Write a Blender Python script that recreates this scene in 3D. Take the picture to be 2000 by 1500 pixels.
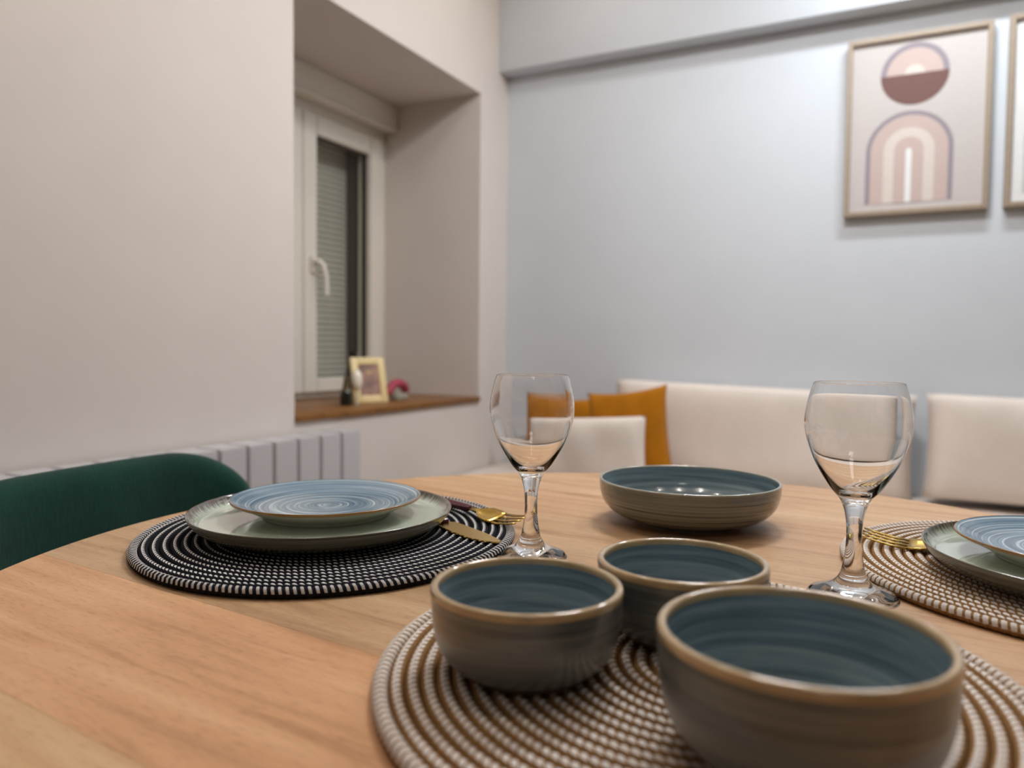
import bpy, bmesh, math, random
import numpy as np
from mathutils import Vector, Matrix

random.seed(4)
scene = bpy.context.scene
C = scene.collection
for o in list(bpy.data.objects):
    bpy.data.objects.remove(o, do_unlink=True)

PI = math.pi
R_ = math.radians

# ------------------------------------------------------------------ camera
YAW = R_(27.0)
cam_data = bpy.data.cameras.new('camera')
cam = bpy.data.objects.new('camera', cam_data)
C.objects.link(cam)
scene.camera = cam
cam_data.sensor_fit = 'HORIZONTAL'
cam_data.sensor_width = 36.0
cam_data.lens = 36.0 * 1480.0 / 2000.0
cam_data.clip_start = 0.01
pit, rol = R_(2.65), R_(0.6)
fwd = Vector((0, math.cos(pit), -math.sin(pit)))
up0 = Vector((0, math.sin(pit), math.cos(pit)))
rt0 = Vector((1, 0, 0))
rt = math.cos(rol) * rt0 + math.sin(rol) * up0
up = -math.sin(rol) * rt0 + math.cos(rol) * up0
m3 = Matrix((rt, up, -fwd)).transposed()
m3 = Matrix.Rotation(YAW, 3, 'Z') @ m3
cam.matrix_world = Matrix.Translation((0, 0, 0.94)) @ m3.to_4x4()
cam_data.dof.use_dof = True
cam_data.dof.focus_distance = 0.65
cam_data.dof.aperture_fstop = 4.5

# ------------------------------------------------------------------ world, lights, exposure
world = bpy.data.worlds.new('world')
scene.world = world
world.use_nodes = True
world.node_tree.nodes['Background'].inputs[0].default_value = (0.02, 0.025, 0.035, 1)
world.node_tree.nodes['Background'].inputs[1].default_value = 0.2

scene.view_settings.view_transform = 'Standard'
scene.view_settings.look = 'None'
scene.view_settings.exposure = 0.2
scene.view_settings.gamma = 1.0
scene.view_settings.use_curve_mapping = False

CEIL = 2.55


def area_light(name, loc, sx, sy, power, col, rz=0.0):
    l = bpy.data.lights.new(name, 'AREA')
    l.shape = 'RECTANGLE'
    l.size, l.size_y = sx, sy
    l.energy = power
    l.color = col
    o = bpy.data.objects.new(name, l)
    o.location = loc
    o.rotation_euler = (0, 0, rz)
    C.objects.link(o)
    return o


def bulb_light(name, loc, power, col, rad=0.03):
    l = bpy.data.lights.new(name, 'POINT')
    l.energy = power
    l.color = col
    l.shadow_soft_size = rad
    o = bpy.data.objects.new(name, l)
    o.location = loc
    C.objects.link(o)
    return o


# ceiling panel over the table, a second panel nearer the bench, small warm spot bulbs
area_light('ceiling_panel_light', (-0.30, 1.72, CEIL - 0.03), 0.36, 0.18, 18, (0.98, 0.98, 1.0), R_(20))
area_light('bench_panel_light', (0.15, 2.40, CEIL - 0.03), 0.50, 0.10, 12.5, (0.86, 0.94, 1.0), R_(3))
area_light('hall_panel_light', (0.6, -1.0, CEIL - 0.03), 0.4, 0.4, 2.5, (1.0, 0.98, 0.96))
for i, (x, y, p) in enumerate([(-0.9, 0.75, 3.5), (-0.45, 0.45, 4.6), (0.1, 0.60, 3.2), (0.55, 0.95, 2.0), (-1.02, 2.34, 2.2)]):
    bulb_light('spot_bulb', (x, y, CEIL - 0.08), p, (1.0, 0.92, 0.84), 0.025)


# ------------------------------------------------------------------ helpers
def lin(r, g, b):
    def f(c):
        c /= 255.0
        return c / 12.92 if c <= 0.04045 else ((c + 0.055) / 1.055) ** 2.4
    return (f(r), f(g), f(b), 1.0)


def W(X, Y, z=0.0):
    """table coordinates (X to the right, Y away) -> room coordinates"""
    c, s = math.cos(YAW), math.sin(YAW)
    return Vector((c * X - s * Y, s * X + c * Y, z))


def mesh_obj(name, verts, faces, mat=None, parent=None, smooth=False, loc=None, rot=None):
    me = bpy.data.meshes.new(name)
    me.from_pydata([tuple(v) for v in verts], [], [tuple(f) for f in faces])
    me.validate()
    o = bpy.data.objects.new(name, me)
    C.objects.link(o)
    if mat:
        me.materials.append(mat)
    if parent:
        o.parent = parent
    if smooth:
        me.polygons.foreach_set('use_smooth', [True] * len(me.polygons))
    if loc is not None:
        o.location = loc
    if rot is not None:
        o.rotation_euler = rot
    return o


def bm_obj(name, bm, mat=None, parent=None, smooth=False, loc=None, rot=None):
    me = bpy.data.meshes.new(name)
    bm.normal_update()
    bm.to_mesh(me)
    bm.free()
    o = bpy.data.objects.new(name, me)
    C.objects.link(o)
    if mat:
        me.materials.append(mat)
    if parent:
        o.parent = parent
    if smooth:
        me.polygons.foreach_set('use_smooth', [True] * len(me.polygons))
        me.set_sharp_from_angle(angle=R_(32))
    if loc is not None:
        o.location = loc
    if rot is not None:
        o.rotation_euler = rot
    return o


def share(name, src, parent=None, loc=None, rot=None, scale=None):
    o = src.copy()
    o.name = name
    C.objects.link(o)
    o.parent = parent
    if loc is not None:
        o.location = loc
    if rot is not None:
        o.rotation_euler = rot
    if scale is not None:
        o.scale = scale
    return o


def add_box(bm, x0, x1, y0, y1, z0, z1):
    v = [bm.verts.new(p) for p in ((x0, y0, z0), (x1, y0, z0), (x1, y1, z0), (x0, y1, z0),
                                   (x0, y0, z1), (x1, y0, z1), (x1, y1, z1), (x0, y1, z1))]
    for f in ((3, 2, 1, 0), (4, 5, 6, 7), (0, 1, 5, 4), (1, 2, 6, 5), (2, 3, 7, 6), (3, 0, 4, 7)):
        bm.faces.new([v[i] for i in f])


def box(name, x0, x1, y0, y1, z0, z1, mat, parent=None, bevel=0.0, seg=2, loc=None, rot=None):
    bm = bmesh.new()
    add_box(bm, x0, x1, y0, y1, z0, z1)
    if bevel > 0:
        bmesh.ops.bevel(bm, geom=bm.edges[:], offset=bevel, segments=seg, affect='EDGES', profile=0.5)
    return bm_obj(name, bm, mat, parent, bevel > 0 and seg > 1, loc, rot)


def lathe(name, prof, mat, parent=None, seg=96, closed=False, loc=None, rot=None):
    """prof: list of (r, z); r == 0 makes a pole"""
    verts, faces, rows = [], [], []
    for r, z in prof:
        if r < 1e-7:
            rows.append([len(verts)])
            verts.append((0, 0, z))
        else:
            rows.append(list(range(len(verts), len(verts) + seg)))
            for k in range(seg):
                a = 2 * PI * k / seg
                verts.append((r * math.cos(a), r * math.sin(a), z))
    pairs = list(zip(rows[:-1], rows[1:]))
    if closed:
        pairs.append((rows[-1], rows[0]))
    for A, B in pairs:
        for k in range(seg):
            k2 = (k + 1) % seg
            if len(A) == 1 and len(B) == 1:
                continue
            if len(A) == 1:
                faces.append((A[0], B[k2], B[k]))
            elif len(B) == 1:
                faces.append((A[k], A[k2], B[0]))
            else:
                faces.append((A[k], A[k2], B[k2], B[k]))
    return mesh_obj(name, verts, faces, mat, parent, True, loc, rot)


def spline(pts, n=6):
    """Catmull-Rom through (r, z) points"""
    out = []
    P = [pts[0]] + list(pts) + [pts[-1]]
    for i in range(1, len(P) - 2):
        p0, p1, p2, p3 = P[i - 1], P[i], P[i + 1], P[i + 2]
        for j in range(n):
            t = j / n
            q = []
            for a, b, c, d in zip(p0, p1, p2, p3):
                q.append(0.5 * (2 * b + (c - a) * t + (2 * a - 5 * b + 4 * c - d) * t * t + (3 * b - a - 3 * c + d) * t ** 3))
            out.append(tuple(q))
    out.append(tuple(pts[-1]))
    return [(max(0.0, q[0]),) + tuple(q[1:]) for q in out]


def empty(name, loc=(0, 0, 0), rz=0.0):
    o = bpy.data.objects.new(name, None)
    o.empty_display_size = 0.05
    o.location = loc
    o.rotation_euler = (0, 0, rz)
    C.objects.link(o)
    return o


def tag(o, label, cat, group=None):
    o['label'] = label
    o['category'] = cat
    if group:
        o['group'] = group
    return o


def struct(o, label=None):
    o['kind'] = 'structure'
    if label:
        o['label'] = label
    return o


# ------------------------------------------------------------------ materials
def new_mat(name):
    m = bpy.data.materials.new(name)
    m.use_nodes = True
    nt = m.node_tree
    return m, nt, nt.nodes['Principled BSDF']


def N(nt, kind, **kw):
    n = nt.nodes.new(kind)
    for k, v in kw.items():
        setattr(n, k, v)
    return n


def ramp(nt, stops, interp='LINEAR'):
    n = nt.nodes.new('ShaderNodeValToRGB')
    n.color_ramp.interpolation = interp
    el = n.color_ramp.elements
    while len(el) < len(stops):
        el.new(0.5)
    for e, (p, c) in zip(el, stops):
        e.position = p
        e.color = c
    return n


def math_n(nt, op, a=None, b=None, c=None):
    n = nt.nodes.new('ShaderNodeMath')
    n.operation = op
    for i, v in enumerate((a, b, c)):
        if v is None:
            continue
        if isinstance(v, (int, float)):
            n.inputs[i].default_value = v
        else:
            nt.links.new(v, n.inputs[i])
    return n.outputs[0]


def add_bump(nt, bsdf, height, strength, dist):
    b = nt.nodes.new('ShaderNodeBump')
    b.inputs['Strength'].default_value = strength
    b.inputs['Distance'].default_value = dist
    nt.links.new(height, b.inputs['Height'])
    nt.links.new(b.outputs[0], bsdf.inputs['Normal'])


def mat_plain(name, col, rough=0.6, metal=0.0, noise=0.04, scale=30.0, bump=0.0, bdist=0.001, spec=0.5, sheen=0.0, coat=0.0):
    m, nt, b = new_mat(name)
    tc = N(nt, 'ShaderNodeTexCoord')
    nz = N(nt, 'ShaderNodeTexNoise')
    nz.inputs['Scale'].default_value = scale
    nz.inputs['Detail'].default_value = 4
    nt.links.new(tc.outputs['Object'], nz.inputs['Vector'])
    lo = tuple(max(0, c * (1 - noise)) for c in col[:3]) + (1,)
    hi = tuple(min(1, c * (1 + noise)) for c in col[:3]) + (1,)
    r = ramp(nt, [(0.3, lo), (0.7, hi)])
    nt.links.new(nz.outputs[0], r.inputs[0])
    nt.links.new(r.outputs[0], b.inputs['Base Color'])
    b.inputs['Roughness'].default_value = rough
    b.inputs['Metallic'].default_value = metal
    b.inputs['Specular IOR Level'].default_value = spec
    if sheen:
        b.inputs['Sheen Weight'].default_value = sheen
        b.inputs['Sheen Roughness'].default_value = 0.4
    if coat:
        b.inputs['Coat Weight'].default_value = coat
        b.inputs['Coat Roughness'].default_value = 0.08
    if bump:
        add_bump(nt, b, nz.outputs[0], bump, bdist)
    return m


def mat_fabric(name, col, scale=900.0, sheen=0.2, var=0.12):
    m, nt, b = new_mat(name)
    tc = N(nt, 'ShaderNodeTexCoord')
    big = N(nt, 'ShaderNodeTexNoise')
    big.inputs['Scale'].default_value = 9
    big.inputs['Detail'].default_value = 5
    nt.links.new(tc.outputs['Object'], big.inputs['Vector'])
    mp = N(nt, 'ShaderNodeMapping')
    mp.inputs['Scale'].default_value = (scale, scale, scale * 0.15)
    nt.links.new(tc.outputs['Object'], mp.inputs['Vector'])
    fine = N(nt, 'ShaderNodeTexNoise')
    fine.inputs['Scale'].default_value = 1.0
    fine.inputs['Detail'].default_value = 2
    nt.links.new(mp.outputs[0], fine.inputs['Vector'])
    s = math_n(nt, 'ADD', math_n(nt, 'MULTIPLY', big.outputs[0], 0.6), math_n(nt, 'MULTIPLY', fine.outputs[0], 0.4))
    lo = tuple(c * (1 - var) for c in col[:3]) + (1,)
    hi = tuple(min(1, c * (1 + var)) for c in col[:3]) + (1,)
    r = ramp(nt, [(0.35, lo), (0.65, hi)])
    nt.links.new(s, r.inputs[0])
    nt.links.new(r.outputs[0], b.inputs['Base Color'])
    b.inputs['Roughness'].default_value = 0.9
    b.inputs['Specular IOR Level'].default_value = 0.2
    b.inputs['Sheen Weight'].default_value = sheen
    add_bump(nt, b, s, 0.25, 0.004)
    return m


def mat_glaze(name, stops, axis, freq, rough=0.16, bump=0.25, rim=None, rim_lo=0.0, rim_hi=1.0, wob=0.35, ang=0.6, coat=0.5):
    """brushed rings: colour runs with height ('z') or radius ('r'), wavering a little round the piece"""
    m, nt, b = new_mat(name)
    tc = N(nt, 'ShaderNodeTexCoord')
    sp = N(nt, 'ShaderNodeSeparateXYZ')
    nt.links.new(tc.outputs['Object'], sp.inputs[0])
    rad = math_n(nt, 'SQRT', math_n(nt, 'ADD', math_n(nt, 'MULTIPLY', sp.outputs[0], sp.outputs[0]),
                                    math_n(nt, 'MULTIPLY', sp.outputs[1], sp.outputs[1])))
    nx = math_n(nt, 'DIVIDE', sp.outputs[0], math_n(nt, 'ADD', rad, 1e-4))
    ny = math_n(nt, 'DIVIDE', sp.outputs[1], math_n(nt, 'ADD', rad, 1e-4))
    if axis == 'z':
        base = sp.outputs[2]
    elif axis == 'r':
        base = rad
    else:
        base = math_n(nt, 'ADD', sp.outputs[2], math_n(nt, 'MULTIPLY', rad, 0.7))
    cb = N(nt, 'ShaderNodeCombineXYZ')
    nt.links.new(math_n(nt, 'MULTIPLY', base, freq), cb.inputs[0])
    nt.links.new(math_n(nt, 'MULTIPLY', nx, ang), cb.inputs[1])
    nt.links.new(math_n(nt, 'MULTIPLY', ny, ang), cb.inputs[2])
    nz = N(nt, 'ShaderNodeTexNoise')
    nz.inputs['Scale'].default_value = 1.0
    nz.inputs['Detail'].default_value = 3
    nz.inputs['Roughness'].default_value = 0.55
    nz.inputs['Distortion'].default_value = wob
    nt.links.new(cb.outputs[0], nz.inputs['Vector'])
    r = ramp(nt, stops)
    nt.links.new(nz.outputs[0], r.inputs[0])
    col = r.outputs[0]
    if rim is not None:
        # glaze breaking to another colour towards the edge, in short drips
        cb2 = N(nt, 'ShaderNodeCombineXYZ')
        nt.links.new(math_n(nt, 'MULTIPLY', nx, 45.0), cb2.inputs[0])
        nt.links.new(math_n(nt, 'MULTIPLY', ny, 45.0), cb2.inputs[1])
        nt.links.new(math_n(nt, 'MULTIPLY', rad, 60.0), cb2.inputs[2])
        dn = N(nt, 'ShaderNodeTexNoise')
        dn.inputs['Scale'].default_value = 1.0
        dn.inputs['Detail'].default_value = 3
        nt.links.new(cb2.outputs[0], dn.inputs['Vector'])
        mr = N(nt, 'ShaderNodeMapRange')
        mr.inputs['From Min'].default_value = rim_lo
        mr.inputs['From Max'].default_value = rim_hi
        nt.links.new(math_n(nt, 'ADD', rad, math_n(nt, 'MULTIPLY', math_n(nt, 'SUBTRACT', dn.outputs[0], 0.5), (rim_hi - rim_lo) * 2.2)), mr.inputs['Value'])
        mx = N(nt, 'ShaderNodeMix', data_type='RGBA')
        nt.links.new(mr.outputs[0], mx.inputs[0])
        nt.links.new(col, mx.inputs[6])
        mx.inputs[7].default_value = rim
        col = mx.outputs[2]
    nt.links.new(col, b.inputs['Base Color'])
    b.inputs['Roughness'].default_value = rough
    b.inputs['Coat Weight'].default_value = coat
    b.inputs['Coat Roughness'].default_value = 0.03
    add_bump(nt, b, nz.outputs[0], bump, 0.0012)
    return m


def mat_wood(name, use_obj_color=True, col=(1, 1, 1, 1), gscale=1.0, rough=0.42):
    m, nt, b = new_mat(name)
    tc = N(nt, 'ShaderNodeTexCoord')
    oi = N(nt, 'ShaderNodeObjectInfo')
    mp = N(nt, 'ShaderNodeMapping')
    mp.inputs['Scale'].default_value = (3.0 * gscale, 38.0 * gscale, 20.0)
    nt.links.new(tc.outputs['Object'], mp.inputs['Vector'])
    off = N(nt, 'ShaderNodeVectorMath', operation='ADD')
    nt.links.new(mp.outputs[0], off.inputs[0])
    cx = N(nt, 'ShaderNodeCombineXYZ')
    nt.links.new(math_n(nt, 'MULTIPLY', oi.outputs['Random'], 40.0), cx.inputs[0])
    nt.links.new(math_n(nt, 'MULTIPLY', oi.outputs['Random'], 17.0), cx.inputs[1])
    nt.links.new(cx.outputs[0], off.inputs[1])
    g = N(nt, 'ShaderNodeTexNoise')
    g.inputs['Scale'].default_value = 1.0
    g.inputs['Detail'].default_value = 6
    g.inputs['Roughness'].default_value = 0.6
    g.inputs['Distortion'].default_value = 0.8
    nt.links.new(off.outputs[0], g.inputs['Vector'])
    # short pores
    mp2 = N(nt, 'ShaderNodeMapping')
    mp2.inputs['Scale'].default_value = (85.0, 560.0, 60.0)
    nt.links.new(tc.outputs['Object'], mp2.inputs['Vector'])
    p = N(nt, 'ShaderNodeTexNoise')
    p.inputs['Scale'].default_value = 1.0
    p.inputs['Detail'].default_value = 3
    nt.links.new(mp2.outputs[0], p.inputs['Vector'])
    # broad figure
    bg = N(nt, 'ShaderNodeTexNoise')
    bg.inputs['Scale'].default_value = 5.0
    bg.inputs['Detail'].default_value = 2
    nt.links.new(tc.outputs['Object'], bg.inputs['Vector'])
    r = ramp(nt, [(0.30, lin(150, 112, 78)), (0.46, lin(194, 156, 118)), (0.68, lin(214, 182, 146))])
    s = math_n(nt, 'ADD', math_n(nt, 'MULTIPLY', g.outputs[0], 0.7), math_n(nt, 'MULTIPLY', bg.outputs[0], 0.3))
    nt.links.new(s, r.inputs[0])
    pr = ramp(nt, [(0.30, (0.70, 0.62, 0.55, 1)), (0.48, (1, 1, 1, 1))])
    nt.links.new(p.outputs[0], pr.inputs[0])
    mx = N(nt, 'ShaderNodeMix', data_type='RGBA', blend_type='MULTIPLY')
    mx.inputs[0].default_value = 0.6
    nt.links.new(r.outputs[0], mx.inputs[6])
    nt.links.new(pr.outputs[0], mx.inputs[7])
    mx2 = N(nt, 'ShaderNodeMix', data_type='RGBA', blend_type='MULTIPLY')
    mx2.inputs[0].default_value = 1.0
    nt.links.new(mx.outputs[2], mx2.inputs[6])
    if use_obj_color:
        nt.links.new(oi.outputs['Color'], mx2.inputs[7])
    else:
        mx2.inputs[7].default_value = col
    nt.links.new(mx2.outputs[2], b.inputs['Base Color'])
    b.inputs['Roughness'].default_value = rough
    b.inputs['Specular IOR Level'].default_value = 0.35
    add_bump(nt, b, p.outputs[0], 0.12, 0.0006)
    return m


def mat_rope(name, base, dash, frac=0.55, half=0.30, slant=1.3):
    """twisted cord: UV x counts twists along the cord, UV y runs round it (0.25 is the top)"""
    m, nt, b = new_mat(name)
    uv = N(nt, 'ShaderNodeUVMap')
    uv.uv_map = 'cord'
    sp = N(nt, 'ShaderNodeSeparateXYZ')
    nt.links.new(uv.outputs[0], sp.inputs[0])
    vv = math_n(nt, 'SUBTRACT', sp.outputs[1], 0.25)
    t = math_n(nt, 'FRACT', math_n(nt, 'ADD', sp.outputs[0], math_n(nt, 'MULTIPLY', vv, slant)))
    # triangle distance to the middle of the light strand
    d = math_n(nt, 'ABSOLUTE', math_n(nt, 'SUBTRACT', t, 0.5))
    a = math_n(nt, 'LESS_THAN', d, frac * 0.5)
    wv = math_n(nt, 'PINGPONG', math_n(nt, 'ADD', vv, 1.0), 0.5)
    c = math_n(nt, 'LESS_THAN', wv, half)
    k = math_n(nt, 'MULTIPLY', a, c)
    tc = N(nt, 'ShaderNodeTexCoord')
    nz = N(nt, 'ShaderNodeTexNoise')
    nz.inputs['Scale'].default_value = 700
    nz.inputs['Detail'].default_value = 2
    nt.links.new(tc.outputs['Object'], nz.inputs['Vector'])
    rb = ramp(nt, [(0.3, tuple(x * 0.7 for x in base[:3]) + (1,)), (0.7, tuple(min(1, x * 1.25) for x in base[:3]) + (1,))])
    rd = ramp(nt, [(0.3, tuple(x * 0.82 for x in dash[:3]) + (1,)), (0.7, tuple(min(1, x * 1.08) for x in dash[:3]) + (1,))])
    nt.links.new(nz.outputs[0], rb.inputs[0])
    nt.links.new(nz.outputs[0], rd.inputs[0])
    mx = N(nt, 'ShaderNodeMix', data_type='RGBA')
    nt.links.new(k, mx.inputs[0])
    nt.links.new(rb.outputs[0], mx.inputs[6])
    nt.links.new(rd.outputs[0], mx.inputs[7])
    nt.links.new(mx.outputs[2], b.inputs['Base Color'])
    b.inputs['Roughness'].default_value = 0.9
    b.inputs['Specular IOR Level'].default_value = 0.15
    return m


def mat_clear(name):
    m, nt, b = new_mat(name)
    b.inputs['Base Color'].default_value = (1, 1, 1, 1)
    b.inputs['Roughness'].default_value = 0.0
    b.inputs['Transmission Weight'].default_value = 1.0
    b.inputs['IOR'].default_value = 1.5
    return m


def mat_pane(name):
    m, nt, b = new_mat(name)
    nt.nodes.remove(b)
    out = [n for n in nt.nodes if n.type == 'OUTPUT_MATERIAL'][0]
    tr = N(nt, 'ShaderNodeBsdfTransparent')
    tr.inputs[0].default_value = (0.97, 0.98, 0.97, 1)
    gl = N(nt, 'ShaderNodeBsdfGlossy')
    gl.inputs['Roughness'].default_value = 0.01
    lw = N(nt, 'ShaderNodeLayerWeight')
    lw.inputs[0].default_value = 0.5
    fr = math_n(nt, 'ADD', math_n(nt, 'MULTIPLY', math_n(nt, 'POWER', lw.outputs['Facing'], 5.0), 0.9), 0.04)
    mx = N(nt, 'ShaderNodeMixShader')
    nt.links.new(fr, mx.inputs[0])
    nt.links.new(tr.outputs[0], mx.inputs[1])
    nt.links.new(gl.outputs[0], mx.inputs[2])
    nt.links.new(mx.outputs[0], out.inputs[0])
    return m


M = {}
M['wall_left'] = mat_plain('plaster_cream', lin(224, 215, 208), 0.9, noise=0.015, scale=6, bump=0.1, bdist=0.002, spec=0.2)
M['wall_back'] = mat_plain('plaster_grey', lin(210, 214, 219), 0.85, noise=0.015, scale=6, bump=0.1, bdist=0.002, spec=0.25)
M['ceiling'] = mat_plain('ceiling_white', lin(240, 238, 234), 0.9, noise=0.01, scale=8)
M['floor'] = mat_wood('floor_oak', False, (0.42, 0.38, 0.36, 1), 0.6, 0.5)
M['wall_hall'] = mat_plain('plaster_taupe', lin(150, 142, 134), 0.9, noise=0.015, scale=6, spec=0.2)
M['pvc'] = mat_plain('white_plastic', lin(232, 226, 214), 0.35, noise=0.01)
M['shutter'] = mat_plain('shutter_grey', lin(206, 202, 190), 0.6, noise=0.03)
M['gasket'] = mat_plain('gasket_and_recess_shade', lin(58, 54, 48), 0.7)  # gasket tone, reused for the painted shade beside the shutter
M['pane'] = mat_pane('window_glass')
M['sill'] = mat_wood('sill_pine', False, (0.42, 0.28, 0.12, 1), 1.2, 0.4)
M['radiator'] = mat_plain('radiator_enamel', lin(200, 197, 199), 0.35, noise=0.01)
M['table'] = mat_wood('table_mango_wood', True)
M['table_leg'] = mat_plain('black_metal', lin(30, 30, 30), 0.45, noise=0.1)
M['velvet'] = mat_fabric('green_velvet', lin(8, 56, 46), 400, 0.15, 0.3)
M['beige'] = mat_fabric('beige_corduroy', lin(224, 211, 200), 500, 0.15, 0.05)
M['mustard'] = mat_fabric('mustard_velvet', lin(170, 106, 8), 500, 0.08, 0.12)
M['bench'] = mat_plain('bench_panel', lin(150, 120, 92), 0.6, noise=0.1, scale=20)
M['frame'] = mat_plain('pale_oak_frame', lin(160, 142, 122), 0.5, noise=0.06, scale=60)
M['gold'] = mat_plain('brushed_gold', lin(214, 178, 92), 0.22, metal=1.0, noise=0.03, scale=200)
M['burgundy'] = mat_plain('burgundy_handle', lin(84, 20, 44), 0.25, noise=0.05, coat=0.5)
M['glass'] = mat_clear('clear_glass')


# ------------------------------------------------------------------ setting
LX, BY = -1.524, 2.926        # inner faces of window wall and back wall
RX, FY = 2.3, -2.3
NY0, NY1, NZ0, NZ1 = 1.632, 2.690, 0.725, 1.962   # window niche
NX = -1.994                    # window plane
struct(box('floor', LX - 0.6, RX + 0.2, FY - 0.2, BY + 0.2, -0.05, 0.0, M['floor']))
struct(box('ceiling', LX - 0.6, RX + 0.2, FY - 0.2, BY + 0.2, CEIL, CEIL + 0.08, M['ceiling']))
bm = bmesh.new()
add_box(bm, LX - 0.6, LX, FY - 0.2, NY0, 0, CEIL)
add_box(bm, LX - 0.6, LX, NY1, BY + 0.2, 0, CEIL)
add_box(bm, LX - 0.6, LX, NY0, NY1, 0, NZ0)
add_box(bm, LX - 0.6, LX, NY0, NY1, NZ1, CEIL)
struct(bm_obj('wall_left', bm, M['wall_left']))
struct(box('wall_back', LX, RX + 0.2, BY, BY + 0.2, 0, CEIL, M['wall_back']))
struct(box('wall_right', RX, RX + 0.2, FY - 0.2, BY, 0, CEIL, M['wall_hall']))
struct(box('wall_front', LX, RX, FY - 0.2, FY, 0, CEIL, M['wall_hall']))
# plastered beam along the top of the back wall
struct(box('trim_1', LX, RX, BY - 0.085, BY, 2.095, CEIL, M['wall_back'], bevel=0.004, seg=2))
# sill board in the niche
s = struct(box('trim_2', NX, LX + 0.012, NY0 + 0.001, NY1 - 0.001, NZ0, NZ0 + 0.02, M['sill'], bevel=0.003))

# window: outer frame, two sashes, panes, handle, roller shutter, shutter box
win = struct(empty('window_1', (NX, (NY0 + NY1) / 2, NZ0 + 0.02)))
oy, oz = (NY0 + NY1) / 2, NZ0 + 0.02


def wbox(name, x0, x1, y0, y1, z0, z1, mat, parent=win, bevel=0.004):
    o = box(name, x0 - NX, x1 - NX, y0 - oy, y1 - oy, z0 - oz, z1 - oz, mat, parent, bevel)
    return o


SZ = NZ0 + 0.021
wbox('frame_post', NX - 0.06, NX + 0.0, NY1 - 0.055, NY1, SZ, NZ1, M['pvc'])
wbox('frame_post', NX - 0.06, NX + 0.0, NY0, NY0 + 0.055, SZ, NZ1, M['pvc'])
wbox('frame_rail', NX - 0.06, NX + 0.0, NY0 + 0.055, NY1 - 0.055, SZ, SZ + 0.03, M['pvc'])
wbox('frame_rail', NX - 0.06, NX + 0.0, NY0 + 0.055, NY1 - 0.055, 1.80, NZ1, M['pvc'])


def sash(y0, y1, hinge_left):
    z0, z1 = SZ + 0.02, 1.815
    w = 0.075
    bm = bmesh.new()
    for a in ((y0, y0 + w, z0, z1), (y1 - w, y1, z0, z1), (y0 + w, y1 - w, z0, z0 + 0.052), (y0 + w, y1 - w, z1 - w, z1)):
        add_box(bm, -0.05, 0.018, a[0] - oy, a[1] - oy, a[2] - oz, a[3] - oz)
    bmesh.ops.bevel(bm, geom=bm.edges[:], offset=0.004, segments=2, affect='EDGES')
    sa = bm_obj('sash', bm, M['pvc'], win)
    box('pane', -0.030, -0.026, y0 + w - 0.004 - oy, y1 - w + 0.004 - oy, z0 + 0.048 - oz, z1 - w + 0.004 - oz, M['pane'], sa)
    bm = bmesh.new()
    for a in ((y0 + w, y0 + w + 0.006, z0 + 0.052, z1 - w), (y1 - w - 0.006, y1 - w, z0 + 0.052, z1 - w),
              (y0 + w + 0.006, y1 - w - 0.006, z1 - w - 0.006, z1 - w)):
        add_box(bm, -0.024, -0.004, a[0] - oy, a[1] - oy, a[2] - oz, a[3] - oz)
    bm_obj('gasket', bm, M['gasket'], sa)
    return sa


sash(NY0 + 0.045, 2.163, True)
sR = sash(2.166, NY1 - 0.048, False)
# handle on the near stile of the visible sash
bm = bmesh.new()
add_box(bm, 0.018, 0.028, 2.200 - oy, 2.228 - oy, 1.215 - oz, 1.285 - oz)
bmesh.ops.bevel(bm, geom=bm.edges[:], offset=0.004, segments=2, affect='EDGES')
hp = bm_obj('handle_plate', bm, M['pvc'], sR)
bm = bmesh.new()
pts = [(0.028, 2.214, 1.262), (0.052, 2.214, 1.262), (0.062, 2.224, 1.250), (0.064, 2.238, 1.205), (0.060, 2.246, 1.135)]
prev = None
for i, p in enumerate(pts):
    q = Vector((p[0], p[1] - oy, p[2] - oz))
    a = Vector(pts[min(i + 1, 4)]) - Vector(pts[max(i - 1, 0)])
    a.normalize()
    u = a.cross(Vector((0, 1, 0.3))).normalized()
    v = a.cross(u)
    ring = [bm.verts.new(q + 0.0075 * math.cos(t) * u + 0.011 * math.sin(t) * v) for t in [2 * PI * k / 10 for k in range(10)]]
    if prev:
        for k in range(10):
            bm.faces.new((prev[k], prev[(k + 1) % 10], ring[(k + 1) % 10], ring[k]))
    else:
        bm.faces.new(ring)
    prev = ring
bm.faces.new(prev)
bm_obj('handle_lever', bm, M['pvc'], sR, True)
# roller shutter, each slat a piece
shut = wbox('shutter_rail', NX - 0.135, NX - 0.115, NY0 + 0.06, NY1 - 0.06, SZ + 0.01, SZ + 0.05, M['shutter'])
slat0 = None
nsl = 44
for i in range(nsl):
    z = SZ + 0.062 + i * 0.0235
    if slat0 is None:
        bm = bmesh.new()
        prof = [(0.0, -0.011), (0.005, -0.008), (0.0075, 0.0), (0.005, 0.008), (0.0, 0.011), (-0.003, 0.0)]
        A = [bm.verts.new((x, NY0 + 0.06 - oy, zz)) for x, zz in prof]
        B = [bm.verts.new((x, NY1 - 0.06 - oy, zz)) for x, zz in prof]
        for k in range(6):
            bm.faces.new((A[k], A[(k + 1) % 6], B[(k + 1) % 6], B[k]))
        bm.faces.new(A[::-1])
        bm.faces.new(B)
        slat0 = bm_obj('slat', bm, M['shutter'], shut, loc=(-0.125, 0, z - oz))
    else:
        share('slat', slat0, shut, (-0.125, 0, z - oz))
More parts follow.
